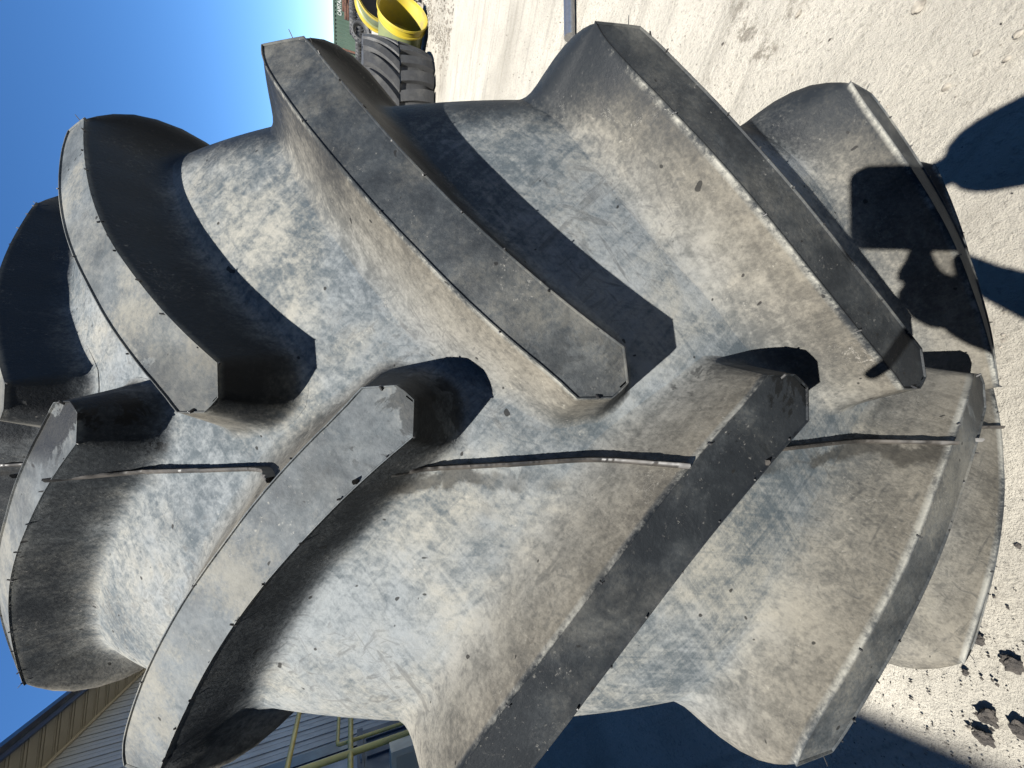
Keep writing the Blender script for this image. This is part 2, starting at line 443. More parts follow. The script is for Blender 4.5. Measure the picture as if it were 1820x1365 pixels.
LOWER = np.array([(.003, .0832), (.0275, .0818), (.0413, .0636), (.068, .032), (.0953, .0031), (.1246, -.0262), (.154, -.0517), (.1842, -.0766),
                  (.215, -.0994), (.244, -.1212), (.273, -.1428), (.290, -.1530), (.2955, -.1600)])
UPPER = np.array([(-.0054, .0723), (-.005, .049), (.0235, .0185), (.0402, -.0005), (.0558, -.0160), (.0741, -.0341), (.1034, -.0595), (.1277, -.0815),
                  (.1629, -.1099), (.1845, -.1270), (.2094, -.1463), (.2534, -.178), (.284, -.1985), (.2935, -.2030), (.2968, -.1990)])
def chain(K, n, first):
    """resample: the first two nose corners stay sharp, the rest is smoothed"""
    head = K[:2]; tail = K[1:]
    d = np.r_[0, np.cumsum(np.hypot(*np.diff(tail, axis=0).T))]
    u = np.linspace(0, d[-1], n - first)
    c = np.stack([np.interp(u, d, tail[:, 0]), np.interp(u, d, tail[:, 1])], 1)
    for _ in range(12): c[1:-1] = 0.25 * c[:-2] + 0.5 * c[1:-1] + 0.25 * c[2:]
    hd = np.stack([np.linspace(head[0, k], head[1, k], first + 1) for k in (0, 1)], 1)[:-1]
    return np.concatenate([hd, c])
NT_, NC = 64, 5
def lug_mesh(mats, seed):
    r_ = np.random.default_rng(seed)
    lo = chain(LOWER, NT_, 6); up = chain(UPPER, NT_, 6)
    V = []; F = []; TOP = []; FL = []; LOW = []; CH = []; FD = []
    def emit(s, r, a):
        V.append((s * RS, -r * math.cos(a) * RS, -r * math.sin(a) * RS)); return len(V) - 1
    grid = []
    for i in range(NT_):
        row = []
        for j in range(NC):
            q = lo[i] * (1 - j / (NC - 1)) + up[i] * (j / (NC - 1))
            row.append(emit(q[0], float(lug_r(q[0])), q[1])); TOP.append(1); FL.append(0); LOW.append(0); CH.append(0); FD.append(1)
        grid.append(row)
    for i in range(NT_ - 1):
        for j in range(NC - 1):
            F.append((grid[i][j], grid[i + 1][j], grid[i + 1][j + 1], grid[i][j + 1]))
    ntop = len(F)
    # outline: lower chain, shoulder end, upper chain back, nose; the two shoulder corners fan out so that the wall rounds there
    def uv(q):
        w_, h_ = top_to_w(np.array([q[0]])); return np.array([w_[0], q[1] * 0.955])
    loP = np.array([uv(q) for q in lo]); upP = np.array([uv(q) for q in up])
    def perp(d, out):
        d = d / (np.linalg.norm(d) + 1e-12); p = np.array([d[1], -d[0]])
        return p if p @ out > 0 else -p
    midv = 0.5 * (loP + upP)
    ol = []; NR = []
    for i in range(NT_):
        d = loP[min(i + 1, NT_ - 1)] - loP[max(i - 1, 0)]
        ol.append(('L', i, lo[i], grid[i][0])); NR.append(perp(d, loP[i] - midv[i]))
    nE = perp(upP[-1] - loP[-1], loP[-1] - loP[-6])
    def fan(n0, n1_, k):
        a0 = math.atan2(n0[1], n0[0]); da = (math.atan2(n1_[1], n1_[0]) - a0 + math.pi) % (2 * math.pi) - math.pi
        return [np.array([math.cos(a0 + da * (j + 1) / (k + 1)), math.sin(a0 + da * (j + 1) / (k + 1))]) for j in range(k)]
    for q in fan(NR[-1], nE, 7): ol.append(('E', 0, lo[-1], grid[-1][0])); NR.append(q)
    for k in range(1, NC - 1):
        ol.append(('E', k, lo[-1] * (1 - k / (NC - 1)) + up[-1] * (k / (NC - 1)), grid[-1][k])); NR.append(nE)
    nU = perp(upP[-1] - upP[-3], upP[-1] - midv[-1])
    for kf, q in enumerate(fan(nE, nU, 8)): ol.append(('F', kf, up[-1], grid[-1][NC - 1])); NR.append(q)
    for i in range(NT_ - 1, -1, -1):
        d = upP[min(i + 1, NT_ - 1)] - upP[max(i - 1, 0)]
        ol.append(('U', i, up[i], grid[i][NC - 1])); NR.append(perp(d, upP[i] - midv[i]))
    nN = perp(upP[0] - loP[0], loP[0] - loP[8])
    for k in range(NC - 2, 0, -1):
        ol.append(('N', k, lo[0] * (1 - k / (NC - 1)) + up[0] * (k / (NC - 1)), grid[0][k])); NR.append(nN)
    S = np.array([o[2][0] for o in ol]); A = np.array([o[2][1] for o in ol])
    W, H = top_to_w(S)
    Pv = np.stack([W, A * 0.955], 1)
    n = len(ol)
    nrm = np.array(NR); area = 1
    # wall widths
    wid = np.empty(n)
    for i, o in enumerate(ol):
        t_ = o[1] / NT_
        if o[0] == 'L': wid[i] = 0.031 + 0.012 * max(0, (t_ - .5) * 2)
        elif o[0] == 'U': wid[i] = 0.018 + 0.030 * min(1, t_ * 3.0) - 0.018 * max(0, (t_ - .6) / .4)
        elif o[0] == 'E': wid[i] = 0.125
        elif o[0] == 'F': wid[i] = 0.105 - 0.073 * o[1] / 7.0
        else: wid[i] = 0.022
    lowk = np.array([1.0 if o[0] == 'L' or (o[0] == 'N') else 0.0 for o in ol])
    endk = np.array([{'E': .8, 'F': .6}.get(o[0], 0.0) for o in ol])
    for _ in range(8): endk = 0.25 * np.roll(endk, 1) + 0.5 * endk + 0.25 * np.roll(endk, -1)
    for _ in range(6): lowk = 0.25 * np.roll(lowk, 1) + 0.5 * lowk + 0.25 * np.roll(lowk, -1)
    for _ in range(10):
        wid = 0.25 * np.roll(wid, 1) + 0.5 * wid + 0.25 * np.roll(wid, -1)
    def sm(q, k):
        for _ in range(k): q = 0.25 * np.roll(q, 1, 0) + 0.5 * q + 0.25 * np.roll(q, -1, 0)
        return q / np.linalg.norm(q, axis=1)[:, None]
    n1 = sm(nrm, 1); n2 = sm(nrm, 4)
    jag = 0.65 + 0.05 * np.clip(r_.normal(0, .5, n), -1, 1); jag = sm(np.stack([jag, jag * 0 + 1], 1), 1)[:, 0]
    lip = 0.0015
    rings = [(-0.0003, 0.0, 'top'), (0.0002, lip, 'lip'), (0.0009, lip, 'lip'), (0.0010, -0.0003, 'flank')]
    prof = [(.05, .925), (.12, .825), (.20, .71), (.30, .57), (.42, .405), (.56, .22), (.66, .115), (.76, .05), (.86, .017), (.94, .004), (1.0, -.003)]
    px_ = [0, .05, .12, .20, .30, .42, .56, .66, .76, .86, .94, 1.0]
    prev = [o[3] for o in ol]
    for kind, (d, hh, nm) in [('lip', r3) for r3 in rings] + [('wall', (a, b_, 'flank')) for a, b_ in prof]:
        ids = []
        if kind == 'lip':
            Q = Pv + n1 * d; hgt = H + hh * (0.35 + jag if hh > 0 else 1)
        else:
            bl = min(1, d * 2.5); nn = n1 * (1 - bl) + n2 * bl; nn /= np.linalg.norm(nn, axis=1)[:, None]
            Q = Pv + nn * (d * wid + 0.001)[:, None]
            hlow = float(np.interp(d, px_, [1, .925, .815, .69, .535, .35, .155, .075, .032, .011, .003, -.003]))
            hend = float(np.interp(d, px_, [1, .965, .915, .845, .74, .60, .41, .27, .15, .06, .018, -.003]))
            hgt = H * ((hh * (1 - lowk) + hlow * lowk) * (1 - endk) + hend * endk)
        s, r, ns, nr = prof_at(Q[:, 0])
        for i in range(n):
            ids.append(emit(s[i] + ns[i] * hgt[i], r[i] + nr[i] * hgt[i], Q[i, 1] / 0.955))
            TOP.append(1.0 if kind == 'lip' else 0.0)
            FL.append(0.0 if kind == 'lip' else (1 - lowk[i]) * max(0.0, 1.0 - d))
            FD.append(1.0 if kind == 'lip' else max(0.0, 1.0 - d))
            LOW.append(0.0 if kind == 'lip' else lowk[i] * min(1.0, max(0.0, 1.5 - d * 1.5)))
            CH.append(1.0 if nm == 'flank' and kind == 'lip' and ol[i][0] == 'U' else 0.0)
        for i in range(n):
            j = (i + 1) % n
            F.append((prev[i], ids[i], ids[j], prev[j]))
        prev = ids
    nf_body = len(F); nv_body = len(V)
    # vent nubs along the lower edge and a few on the upper edge, plus long whiskers at the shoulder
    def nub(s, a, length, rad, tilt):
        r0 = float(lug_r(s))
        p = np.array([s, -r0 * math.cos(a), -r0 * math.sin(a)]); nn = np.array([0.15 * np.sign(s), -math.cos(a), -math.sin(a)])
        dirv = nn + tilt; dirv /= np.linalg.norm(dirv)
        e1 = np.cross(dirv, [1, 0, 0]); e1 /= np.linalg.norm(e1); e2 = np.cross(dirv, e1)
        k = 6; rings_ = []
        for fr, rr in ((-0.15, 1), (0.5, 1.0), (0.95, .8)):
            ring = []
            for q in range(k):
                an = q * 2 * math.pi / k
                P = p + dirv * length * fr + (e1 * math.cos(an) + e2 * math.sin(an)) * rad * rr
                V.append(tuple(P * RS)); TOP.append(0); FL.append(0); LOW.append(0); CH.append(0); FD.append(1); ring.append(len(V) - 1)
            rings_.append(ring)
        for a_, b_ in zip(rings_[:-1], rings_[1:]):
            for q in range(k): F.append((a_[q], b_[q], b_[(q + 1) % k], a_[(q + 1) % k]))
        F.append(tuple(rings_[-1]))
    for (s, a) in LOWER[1:-1]:
        nub(s + r_.normal(0, .001), a + 0.0015, 0.0030 * r_.uniform(.3, 1.5), 0.0008, np.array([r_.normal(0, .5) - .3, 0, r_.normal(.5, .4)]))
    for k in (3, 7, 10):
        s, a = UPPER[k]; nub(s, a - .001, 0.003 * r_.uniform(.6, 1.1), 0.0008, np.array([r_.normal(0, .4), 0, r_.normal(-.3, .4)]))
    nub(-.0045, .062, .004, .0011, np.array([-.5, 0, 0]))
    nub(.297, -.170, .007, .0004, np.array([1.2, 0, .3]))
    if area < 0: pass
    nv = nv_body
    nub_me = mesh_from('vent_nubs', V[nv:], [tuple(i - nv for i in f_) for f_ in F[nf_body:]], mats[1], True, sharp=40)
    V, F, TOP, FL, LOW, CH, FD = V[:nv], F[:nf_body], TOP[:nv], FL[:nv], LOW[:nv], CH[:nv], FD[:nv]
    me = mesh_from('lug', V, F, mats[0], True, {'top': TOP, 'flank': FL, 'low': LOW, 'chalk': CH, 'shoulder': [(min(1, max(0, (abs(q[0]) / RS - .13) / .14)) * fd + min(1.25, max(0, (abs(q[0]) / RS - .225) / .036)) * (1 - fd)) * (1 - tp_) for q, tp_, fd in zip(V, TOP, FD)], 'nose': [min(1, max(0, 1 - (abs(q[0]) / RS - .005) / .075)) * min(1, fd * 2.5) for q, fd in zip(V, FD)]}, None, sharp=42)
    return me, nub_me
def mirror_mesh(me, name):
    m2 = me.copy(); m2.name = name
    co = np.empty(len(m2.vertices) * 3); m2.vertices.foreach_get('co', co); co = co.reshape(-1, 3); co[:, 0] *= -1
    m2.vertices.foreach_set('co', co.ravel())
    m2.flip_normals(); m2.update()
    return m2

big_tyre = empty('tractor_tyre', (0, 0, 0))
tag(big_tyre, 'huge dusty black tractor tyre with deep chevron lugs filling the frame', 'tyre')
M_tyre = make_tyre_mat(big_tyre)

def carcass_mesh():
    half = PROF[np.unique(np.r_[np.arange(0, 260, 3), np.arange(260, 400, 9), 399])]
    inner = np.array([(.238, .512), (.222, .508), (.206, .520), (.212, .56), (.240, .62), (.268, .70), (.276, .78), (.262, .855), (.22, .895), (.14, .912), (.05, .918)])
    right = [tuple(p) for p in half] + [tuple(p) for p in inner]
    left = [(-s, r) for s, r in reversed(right) if s > 1e-6]
    prof = right + left
    v, f = lathe([(s * RS, r * RS) for s, r in prof], 540)
    v = np.array(v)
    # slight unevenness of the moulded surface
    a = np.arctan2(-v[:, 2], -v[:, 1]); k = 1 + 0.0006 * np.sin(3 * a + 11 * v[:, 0]) + 0.0004 * np.sin(17 * a - 23 * v[:, 0])
    v[:, 1] *= k; v[:, 2] *= k
    sh = [min(1, max(0, (s - .225) / .045)) for s, r in prof] * 540
    return mesh_from('carcass', v, f, M_tyre, True, {'shoulder': sh})
put('carcass', carcass_mesh(), big_tyre, (0, 0, RS), (-BETA, 0, 0))

meR = []; nbR = []
for q in range(3):
    me, nb = lug_mesh([M_tyre, M_black_rubber], 20 + q); meR.append(me); nbR.append(nb)
# check the face orientation once: the top must look outward
p0 = meR[0].polygons[100]
if p0.normal.y * -1 * math.cos(0) < 0:
    for me in meR: me.flip_normals()
meL = [mirror_mesh(me, 'lug_mirrored') for me in meR]; nbL = [mirror_mesh(me, 'vent_nubs_mirrored') for me in nbR]
dustR = {-2: .5, -1: .74, 0: .35, 1: .22, 2: .36, 3: .4}
dustL = {-2: .5, -1: .56, 0: .60, 1: .17, 2: .42, 3: .42}
stR = {-1: .5, 0: .35, 1: .2}
stL = {-1: 1.0, 0: .7, 1: 1.0, 2: .6}
for i in range(NL):
    k = i if i <= NL // 2 else i - NL
    o = put('lug', meR[i % 3], big_tyre, (0, 0, RS), (-BETA + k * STEP, 0, 0))
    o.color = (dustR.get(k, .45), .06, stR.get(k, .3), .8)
    put('vent_nubs', nbR[i % 3], o)['kind'] = 'stuff'
    o = put('lug', meL[i % 3], big_tyre, (0, 0, RS), (-BETA + k * STEP + DL, 0, 0))
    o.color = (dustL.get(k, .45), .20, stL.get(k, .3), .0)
    put('vent_nubs', nbL[i % 3], o)['kind'] = 'stuff'

# mould seam: a torn fin of rubber running round the tread in the grooves
def seam_fin():
    n = 4500; V = []; F = []
    r_ = np.random.default_rng(5)
    ctrl = r_.uniform(0, 1, 90)
    for i in range(n):
        a = 2 * math.pi * i / n
        s = -0.0585 + 0.0035 * math.sin(3.1 * a + 1.0) + 0.0012 * math.sin(23 * a)
        u = i / n * 90; c0 = ctrl[int(u) % 90]; c1 = ctrl[(int(u) + 1) % 90]; q = u - int(u); q = q * q * (3 - 2 * q)
        h = 0.0060 + 0.0040 * (c0 * (1 - q) + c1 * q)
        env = 0.5 + 0.5 * math.sin(a * 22 + 0.7)
        env = max(0.0, math.sin((a - DL) * 22 + 0.9)) ** .5
        h += 0.0032 * env * abs(math.sin(a * 290)) + r_.normal(0, .00025)
        lean = 0.0008 + 0.001 * c0
        al = (a - DL + STEP / 2) % STEP - STEP / 2
        du = (-.0185 - al) * .69; dn = (al - .0425) * .69
        xs_, ys_ = [0, .05, .12, .20, .30, .42, .56, .72, .87, 1], [1, .925, .82, .70, .56, .39, .21, .08, .016, 0]
        if du <= 0 and dn <= 0: hb = .04; h = .002
        else: hb = .051 * (np.interp(du / .047, xs_, ys_) if du > 0 else np.interp(dn / .031, xs_, ys_)); h *= max(.7, min(1, (max(du, dn)) / .012))
        for (ds, dr) in ((-0.0026, -.004), (-0.0019 + lean * .4, h * .75), (-.0006 + lean, h), (0.0008 + lean, h * .95), (0.0020, -.004)):
            r = 0.9475 + dr + hb
            V.append(((s + ds) * RS, -r * math.cos(a) * RS, -r * math.sin(a) * RS))
    for i in range(n):
        j = (i + 1) % n
        for k in range(4): F.append((i * 5 + k, i * 5 + k + 1, j * 5 + k + 1, j * 5 + k))
    return mesh_from('mould_seam', V, F, M_seam, True, sharp=50)
put('mould_seam', seam_fin(), big_tyre, (0, 0, RS), (-BETA, 0, 0)).color = (.3, 0, 0, 1)

# ------------------------------------------------------------------ building on the shaded side
AZ = math.radians(-8.0)
EV = np.array([math.sin(AZ), math.cos(AZ), 0]); NV = np.array([math.cos(AZ), -math.sin(AZ), 0])
def B(e, n, z): return Vector(EV * e + NV * n + np.array([0, 0, z]))
bld = empty('metal_building', (0, 0, 0), (0, 0, -AZ))      # local x = away from the wall, y = along it
BX = lambda o, par=bld: o
tag(bld, 'grey metal clad building with beige soffit and navy roof edge, in shade', 'building')
WN = -4.78; E0, E1 = -16.0, 26.0; ZE = 6.40
mb = MB(); mb.box((WN - 14, E0, 0), (WN - .06, E1, ZE - .02)); mb.build('wall_core', M_wall, bld)
# wall sheets, one by one, with a raised seam
pw = 0.307
def panel_mesh():
    m_ = MB(); g = 0.006
    m_.box((-.05, g, 0), (0, pw - g, ZE - .03))
    m_.box((0, pw - 0.045, 0), (0.016, pw - g, ZE - .03))
    m_.box((0, pw * .42, 0), (0.004, pw * .46, ZE - .03))
    return mesh_from('wall_panel', m_.v, m_.f, M_wall, False)
pm = panel_mesh()
k = 0
while E0 + k * pw < E1 - pw:
    put('wall_panel', pm, bld, (WN, E0 + 0.16 + k * pw, 0.01)); k += 1
# soffit sheets
sw = 0.40
def soffit_mesh():
    m_ = MB(); D0 = 0.745
    m_.box((0, 0.004, 0), (D0, sw - 0.004, .02))
    m_.box((0, .05, -.012), (D0, .10, 0)); m_.box((0, .135, -.012), (D0, .185, 0))
    return mesh_from('soffit_panel', m_.v, m_.f, M_soffit, False)
smh = soffit_mesh(); k = 0
while E0 + k * sw < E1 - sw:
    put('soffit_panel', smh, bld, (WN + .012, E0 + .05 + k * sw, ZE)); k += 1
MB().box((WN + .018, E0, ZE - .075), (WN + .045, E1, ZE - .014)).build('soffit_trim', M_soffit, bld)
f_ = MB(); f_.box((-4.040, E0, 6.33), (-4.003, E1, 6.435)); f_.build('fascia', M_navy, bld)
g_ = MB(); g_.box((-4.000, E0, 6.448), (-3.896, E1, 6.545)); g_.build('gutter', M_navy, bld)
g_ = MB(); g_.box((-4.035, E0, 6.437), (-3.985, E1, 6.446)); g_.build('drip_edge', M_roof, bld)
r_ = MB(); r_.add([(-3.99, E0, 6.555), (-3.99, E1, 6.555), (-12, E1, 8.0), (-12, E0, 8.0), (-4.05, E0, 6.44), (-4.05, E1, 6.44), (-12, E1, 7.8), (-12, E0, 7.8)],
                  [(0, 1, 2, 3), (7, 6, 5, 4), (0, 4, 5, 1), (2, 6, 7, 3), (1, 5, 6, 2), (0, 3, 7, 4)]); r_.build('roof', M_roof, bld)
MB().box((WN + .02, 7.06, 0.02), (WN + .05, 7.31, 4.2)).build('door_trim', M_navy, bld)
MB().box((WN + .018, 5.4, 0.02), (WN + .03, 7.055, 4.2)).build('roller_door', simple_mat('grey_blue_door', (0.30, 0.34, 0.40), None, 3, .5), bld)
MB().box((WN + .02, 5.15, 0.02), (WN + .05, 5.395, 4.2)).build('door_trim', M_navy, bld)

# yellow pipe guard in front of the wall
gd = empty('pipe_guard', tuple(B(4.76, -3.5, 0)), (0, 0, -AZ))
tag(gd, 'yellow pipe guard rail standing before the shaded grey wall', 'guard rail')
PR = 0.032
MB().tube([(0, 0, 0), (0, 0, 2.6)], PR + .004, 14).build('post', M_pipe_yellow, gd, True)
MB().tube([(0, 2.4, 0), (0, 2.4, 2.6)], PR, 14).build('post', M_pipe_yellow, gd, True)
MB().tube([(-.07, -1.2, 2.11), (-.07, 2.6, 2.11)], PR, 14).build('rail', M_pipe_yellow, gd, True)
MB().tube([(0.0, -1.2, 1.41), (0.0, 2.6, 1.41)], PR, 14).build('rail', M_pipe_yellow, gd, True)
gt = empty('pipe_bracket', tuple(B(5.21, -3.62, 0)), (0, 0, -AZ))
tag(gt, 'low yellow pipe loop behind the yellow pipe guard rail', 'pipe loop')
MB().tube([(0, 0, 0), (0, 0, 1.54), (0, .02, 1.565), (0, .05, 1.57), (0, 1.0, 1.57)], .022, 12).build('pipe', M_pipe_yellow, gt, True)
MB().box((-.05, -.05, 0), (.05, .05, .012)).build('foot_plate', M_pipe_yellow, gt)

# blue steel bin against the wall
bn = empty('steel_bin', tuple(B(5.9, -4.42, 0)), (0, 0, -AZ))
tag(bn, 'dark blue steel bin standing against the grey wall', 'bin')
m_ = MB(); m_.box((-.28, -.75, .06), (.20, .56, 1.24)); m_.build('body', M_binblue, bn)
lid = MB().box((-.30, -.77, 1.245), (.23, .58, 1.33)).build('lid', M_binblue, bn)
MB().tube([(.232, -.2, 1.28), (.262, -.19, 1.28), (.262, .0, 1.28), (.232, .01, 1.28)], .008, 8).build('handle', M_galv, lid, True)
for yy in (-.5, -.1, .3): MB().box((.202, yy - .03, .10), (.23, yy + .03, 1.20)).build('rib', M_binblue, bn)
for xx, yy in ((-.2, -.6), (.12, -.6), (-.2, .4), (.12, .4)): MB().box((xx - .04, yy - .04, 0), (xx + .04, yy + .04, .06)).build('foot', M_binblue, bn)

# cream machine housing near the guard
P = at_depth(712, 1352, 4.0)
mc = empty('machine_housing', (P[0], P[1], 0), (0, 0, 0.3))
tag(mc, 'cream metal machine housing beside the yellow pipe guard', 'machine')
zc = P[2]
bm_ = MB(); bm_.box((-.16, -.12, 0.05), (.14, .12, zc + .10)); bm_.build('cabinet', M_cream, mc)
MB().box((-.11, -.13, zc - .15), (.09, -.121, zc + .05)).build('cover_plate', M_soffit, mc)
for xx in (-.12, .10):
    MB().box((xx - .03, -.10, 0), (xx + .03, .10, .049)).build('foot', M_binblue, mc)

# ------------------------------------------------------------------ far side: flotation tyre, yellow wheels, containers
def chunky_tyre(root, R, hw, n, depth, mat, rim=0.5, seg=160, lug_w=0.62, curve=0.9):
    """tyre about the local X axis centred at the root's origin offset z=hw when lying; returns parts"""
    K = np.array([(0, 1 - depth), (.45 * hw / R, .995 - depth), (.75 * hw / R, .975 - depth), (.90 * hw / R, .93 - depth), (.97 * hw / R, .87 - depth), (hw / R, .78 - depth),
                  (.98 * hw / R, .68), (.88 * hw / R, rim + .05), (.80 * hw / R, rim)])
    half = smooth_curve(K, 40)
    inner = [(.72 * hw / R, rim), (.74 * hw / R, rim + .08), (.8 * hw / R, .7 - depth), (.6 * hw / R, .9 - depth), (.2 * hw / R, .93 - depth)]
    right = [tuple(p) for p in half] + inner
    prof = right + [(-s, r) for s, r in reversed(right) if s > 1e-6]
    v, f = lathe([(s * R, r * R) for s, r in prof], seg)
    return v, f
def bar_lug(R, hw, n, depth, side, lug_w, sweep):
    """one tread bar, curved from the centre to the shoulder"""
    m = 14; V = []; F = []; pitch = 2 * math.pi / n
    for i in range(m):
        t = i / (m - 1); s = (0.02 + 0.93 * t) * hw
        rtop = R * (1 - 0.055 * t ** 3.0); rb = R * (1 - depth - 0.12 * t ** 5) - .01
        a = -sweep * pitch * (t ** 1.0) + 0.35 * sweep * pitch * t * t
        wt = pitch * lug_w * (0.42 + 0.10 * t); wb = wt + pitch * 0.07
        for (r, dw) in ((rb, -wb), (rtop, -wt), (rtop, wt), (rb, wb)):
            an = a + dw / 1.0 * 0.5 * 1.6
            V.append((s * side, -r * math.cos(an), -r * math.sin(an)))
    for i in range(m - 1):
        for k in range(3): F.append((i * 4 + k, i * 4 + k + 1, (i + 1) * 4 + k + 1, (i + 1) * 4 + k))
    F.append((0, 3, 2, 1)); e = (m - 1) * 4; F.append((e, e + 1, e + 2, e + 3))
    if side < 0: F = [tuple(reversed(q)) for q in F]
    return V, F

FR, FHW, FN = 1.02, 0.585, 22
ft = empty('flotation_tyre', (5.52, 5.98, 0))
tag(ft, 'wide black tractor tyre lying flat in front of the yellow wheels', 'tyre')
v, f = chunky_tyre(ft, FR, FHW, FN, 0.055, M_fartyre)
body = put('carcass', mesh_from('carcass', v, f, M_fartyre, True), ft, (0, 0, FHW), (0, -math.pi / 2, 0))
for side in (1, -1):
    V_, F_ = bar_lug(FR, FHW, FN, 0.055, side, 0.78, -1.9 if side > 0 else -0.7)
    lm = mesh_from('tread_bar', V_, F_, M_fartyre, True, sharp=30)
    for k in range(FN):
        an = k * 2 * math.pi / FN + (0.5 * 2 * math.pi / FN if side < 0 else 0)
        o = put('tread_bar', lm, ft)
        o.matrix_local = Matrix.Translation((0, 0, FHW)) @ Matrix.Rotation(-math.pi / 2, 4, 'Y') @ Matrix.Rotation(an, 4, 'X')

def wheel_rim(name, centre, R, width, axis, label, bright_in):
    """bare tractor wheel rim; axis = horizontal direction that its open end faces"""
    rt = empty(name, (centre[0], centre[1], centre[2] - R))
    tag(rt, label, 'wheel rim', 'yellow wheel rims in the yard')
    rot = Matrix(((axis[0], axis[1], 0), (axis[1], -axis[0], 0), (0, 0, 1))).to_4x4()
    # local x = towards the open end
    x = np.array([axis[0], axis[1], 0.]); z = np.array([0, 0, 1.]); y = np.cross(z, x)
    M = Matrix(((x[0], y[0], z[0], 0), (x[1], y[1], z[1], 0), (x[2], y[2], z[2], R), (0, 0, 0, 1)))
    w = width
    outer = [(0.0, 1.0), (-.02, 1.005), (-.035, .985), (-.04, .93), (-.16 * w, .925), (-.17 * w, .955), (-.20 * w, .955), (-.215 * w, .90), (-.80 * w, .88), (-.82 * w, .93), (-w + .03, .93), (-w + .02, 1.0), (-w, 1.0)]
    inner = [(-w, .95), (-w + .04, .88), (-.8 * w, .85), (-.22 * w, .85), (-.03, .90), (-.008, .955)]
    pr = [(a, b * R) for a, b in outer + inner]
    v, f = lathe(pr, 72)
    nseg = len(pr)
    idx = []
    for i in range(72):
        for k in range(nseg):
            s_ = pr[k][0]
            idx.append(1 if (k in (7, 8)) else 0)
    barrel = put('barrel', mesh_from('barrel', v, f, [M_rimyellow, M_rimgreen], True, None, idx, sharp=35), rt); barrel.matrix_local = M
    dv, df = lathe([(-.62 * w, .86 * R), (-.60 * w, .5 * R), (-.55 * w, .004 * R), (-.57 * w, .004 * R), (-.62 * w, .5 * R), (-.64 * w, .86 * R)], 48)
    o = put('disc', mesh_from('disc', dv, df, M_rimyellow if bright_in else M_black_rubber, True, sharp=35), rt); o.matrix_local = M
    fl, ff = lathe([(.001, 1.002 * R), (.012, .985 * R), (.001, .962 * R)], 72)
    o = put('flange_lip', mesh_from('flange_lip', fl, ff, M_rimyellow, True), barrel)
    return rt
c1 = at_depth(716, 22, 6.9); r1 = c1[2]
wheel_rim('wheel_rim', c1, c1[2], 0.75, (0.20, -0.98), 'front yellow wheel rim standing on edge with its open end in sun', True)
c2 = at_depth(676, -16, 9.6)
wheel_rim('wheel_rim', c2, c2[2], 0.8, (-0.45, -0.893), 'rear yellow wheel rim partly hidden behind the front rim', False)

# shipping containers far back
def container(name, left, along, L, label, text=None):
    face = np.array([-along[1], along[0]])            # away from the camera
    rt = empty(name, (left[0], left[1], 0), (0, 0, math.atan2(along[1], along[0])))
    tag(rt, label, 'container', 'green shipping containers at the back of the yard')
    Hh, Dp = 2.6, 2.44
    MB().box((.1, .06, .16), (L - .1, Dp - .06, Hh - .06)).build('box', M_container, rt)
    k = 0; pm_ = MB(); pm_.box((0, 0, .17), (.14, .045, Hh - .13))
    me = mesh_from('corrugation', pm_.v, pm_.f, M_container, False)
    while .16 + k * .28 < L - .3:
        put('corrugation', me, rt, (.16 + k * .28, .012, 0)); k += 1
    for zz in (0.02, Hh - .12): MB().box((0, -.01, zz), (L, .10, zz + .14)).build('side_rail', M_container, rt)
    for xx in (0.0, L - .15): MB().box((xx, -.03, 0), (xx + .15, .12, Hh + .03)).build('corner_post', M_rust if xx == 0 else M_container, rt)
    for xx in (0.0, L - .15): MB().box((xx, Dp - .12, 0), (xx + .15, Dp, Hh + .03)).build('corner_post', M_container, rt)
    if text:
        cu = bpy.data.curves.new('lettering', 'FONT'); cu.body = text[0]; cu.size = text[2]; cu.extrude = 0.004; cu.space_character = 1.05
        to = bpy.data.objects.new('tmp', cu); col.objects.link(to)
        dg = bpy.context.evaluated_depsgraph_get()
        me = bpy.data.meshes.new_from_object(to.evaluated_get(dg)); bpy.data.objects.remove(to)
        me.materials.clear(); me.materials.append(M_white)
        o = put('lettering', me, rt, (text[1], -.006, text[3]), (math.pi / 2, 0, 0)); o.scale = (.62, 1, 1)
    return rt
cd = 37.0
pj = at_depth(622, 93, cd)
alv = np.array([RW[0], RW[1]]); alv /= np.linalg.norm(alv)
alv = np.array([0.80, -0.60]) ; alv = alv / np.linalg.norm(alv)
tx = at_depth(606, 38, cd)
tl = (np.array(tx[:2]) - np.array(pj[:2])) @ alv
container('shipping_container', pj, alv, 12.2, 'green shipping container with white lettering beyond the tyres', ('CAPITAL', 2.45, 0.46, 1.92))
container('shipping_container', pj - np.append(alv * 12.4, 0), alv, 12.2, 'green shipping container butted to the left of the lettered one')

# tyre piles in front of the containers
def small_tyre_mesh(R, w):
    pr = []
    for k in range(14):
        a = 2 * math.pi * k / 14; pr.append((w * .5 * math.cos(a), R * .76 + R * .22 * math.sin(a)))
    v, f = lathe(pr, 36)
    n = len(v); V_ = list(v); F_ = list(f)
    for k in range(18):
        for sd in (1, -1):
            an0 = (k + (0.5 if sd < 0 else 0)) * 2 * math.pi / 18
            base = len(V_)
            for t, sx in ((0, .02), (1, .46)):
                for (rr, da) in ((R * (.93 - .05 * t), -.06), (R * (1.0 - .04 * t), -.05), (R * (1.0 - .04 * t), .05), (R * (.93 - .05 * t), .06)):
                    an = an0 + da - .16 * t
                    V_.append((sd * sx * w, -rr * math.cos(an), -rr * math.sin(an)))
            q = [(0, 1, 5, 4), (1, 2, 6, 5), (2, 3, 7, 6), (0, 3, 2, 1), (4, 5, 6, 7)]
            for c in q: F_.append(tuple(base + x for x in (c if sd > 0 else reversed(c))))
    return mesh_from('old_tyre', V_, F_, M_fartyre, True, sharp=35)
stm = small_tyre_mesh(0.62, 0.42)
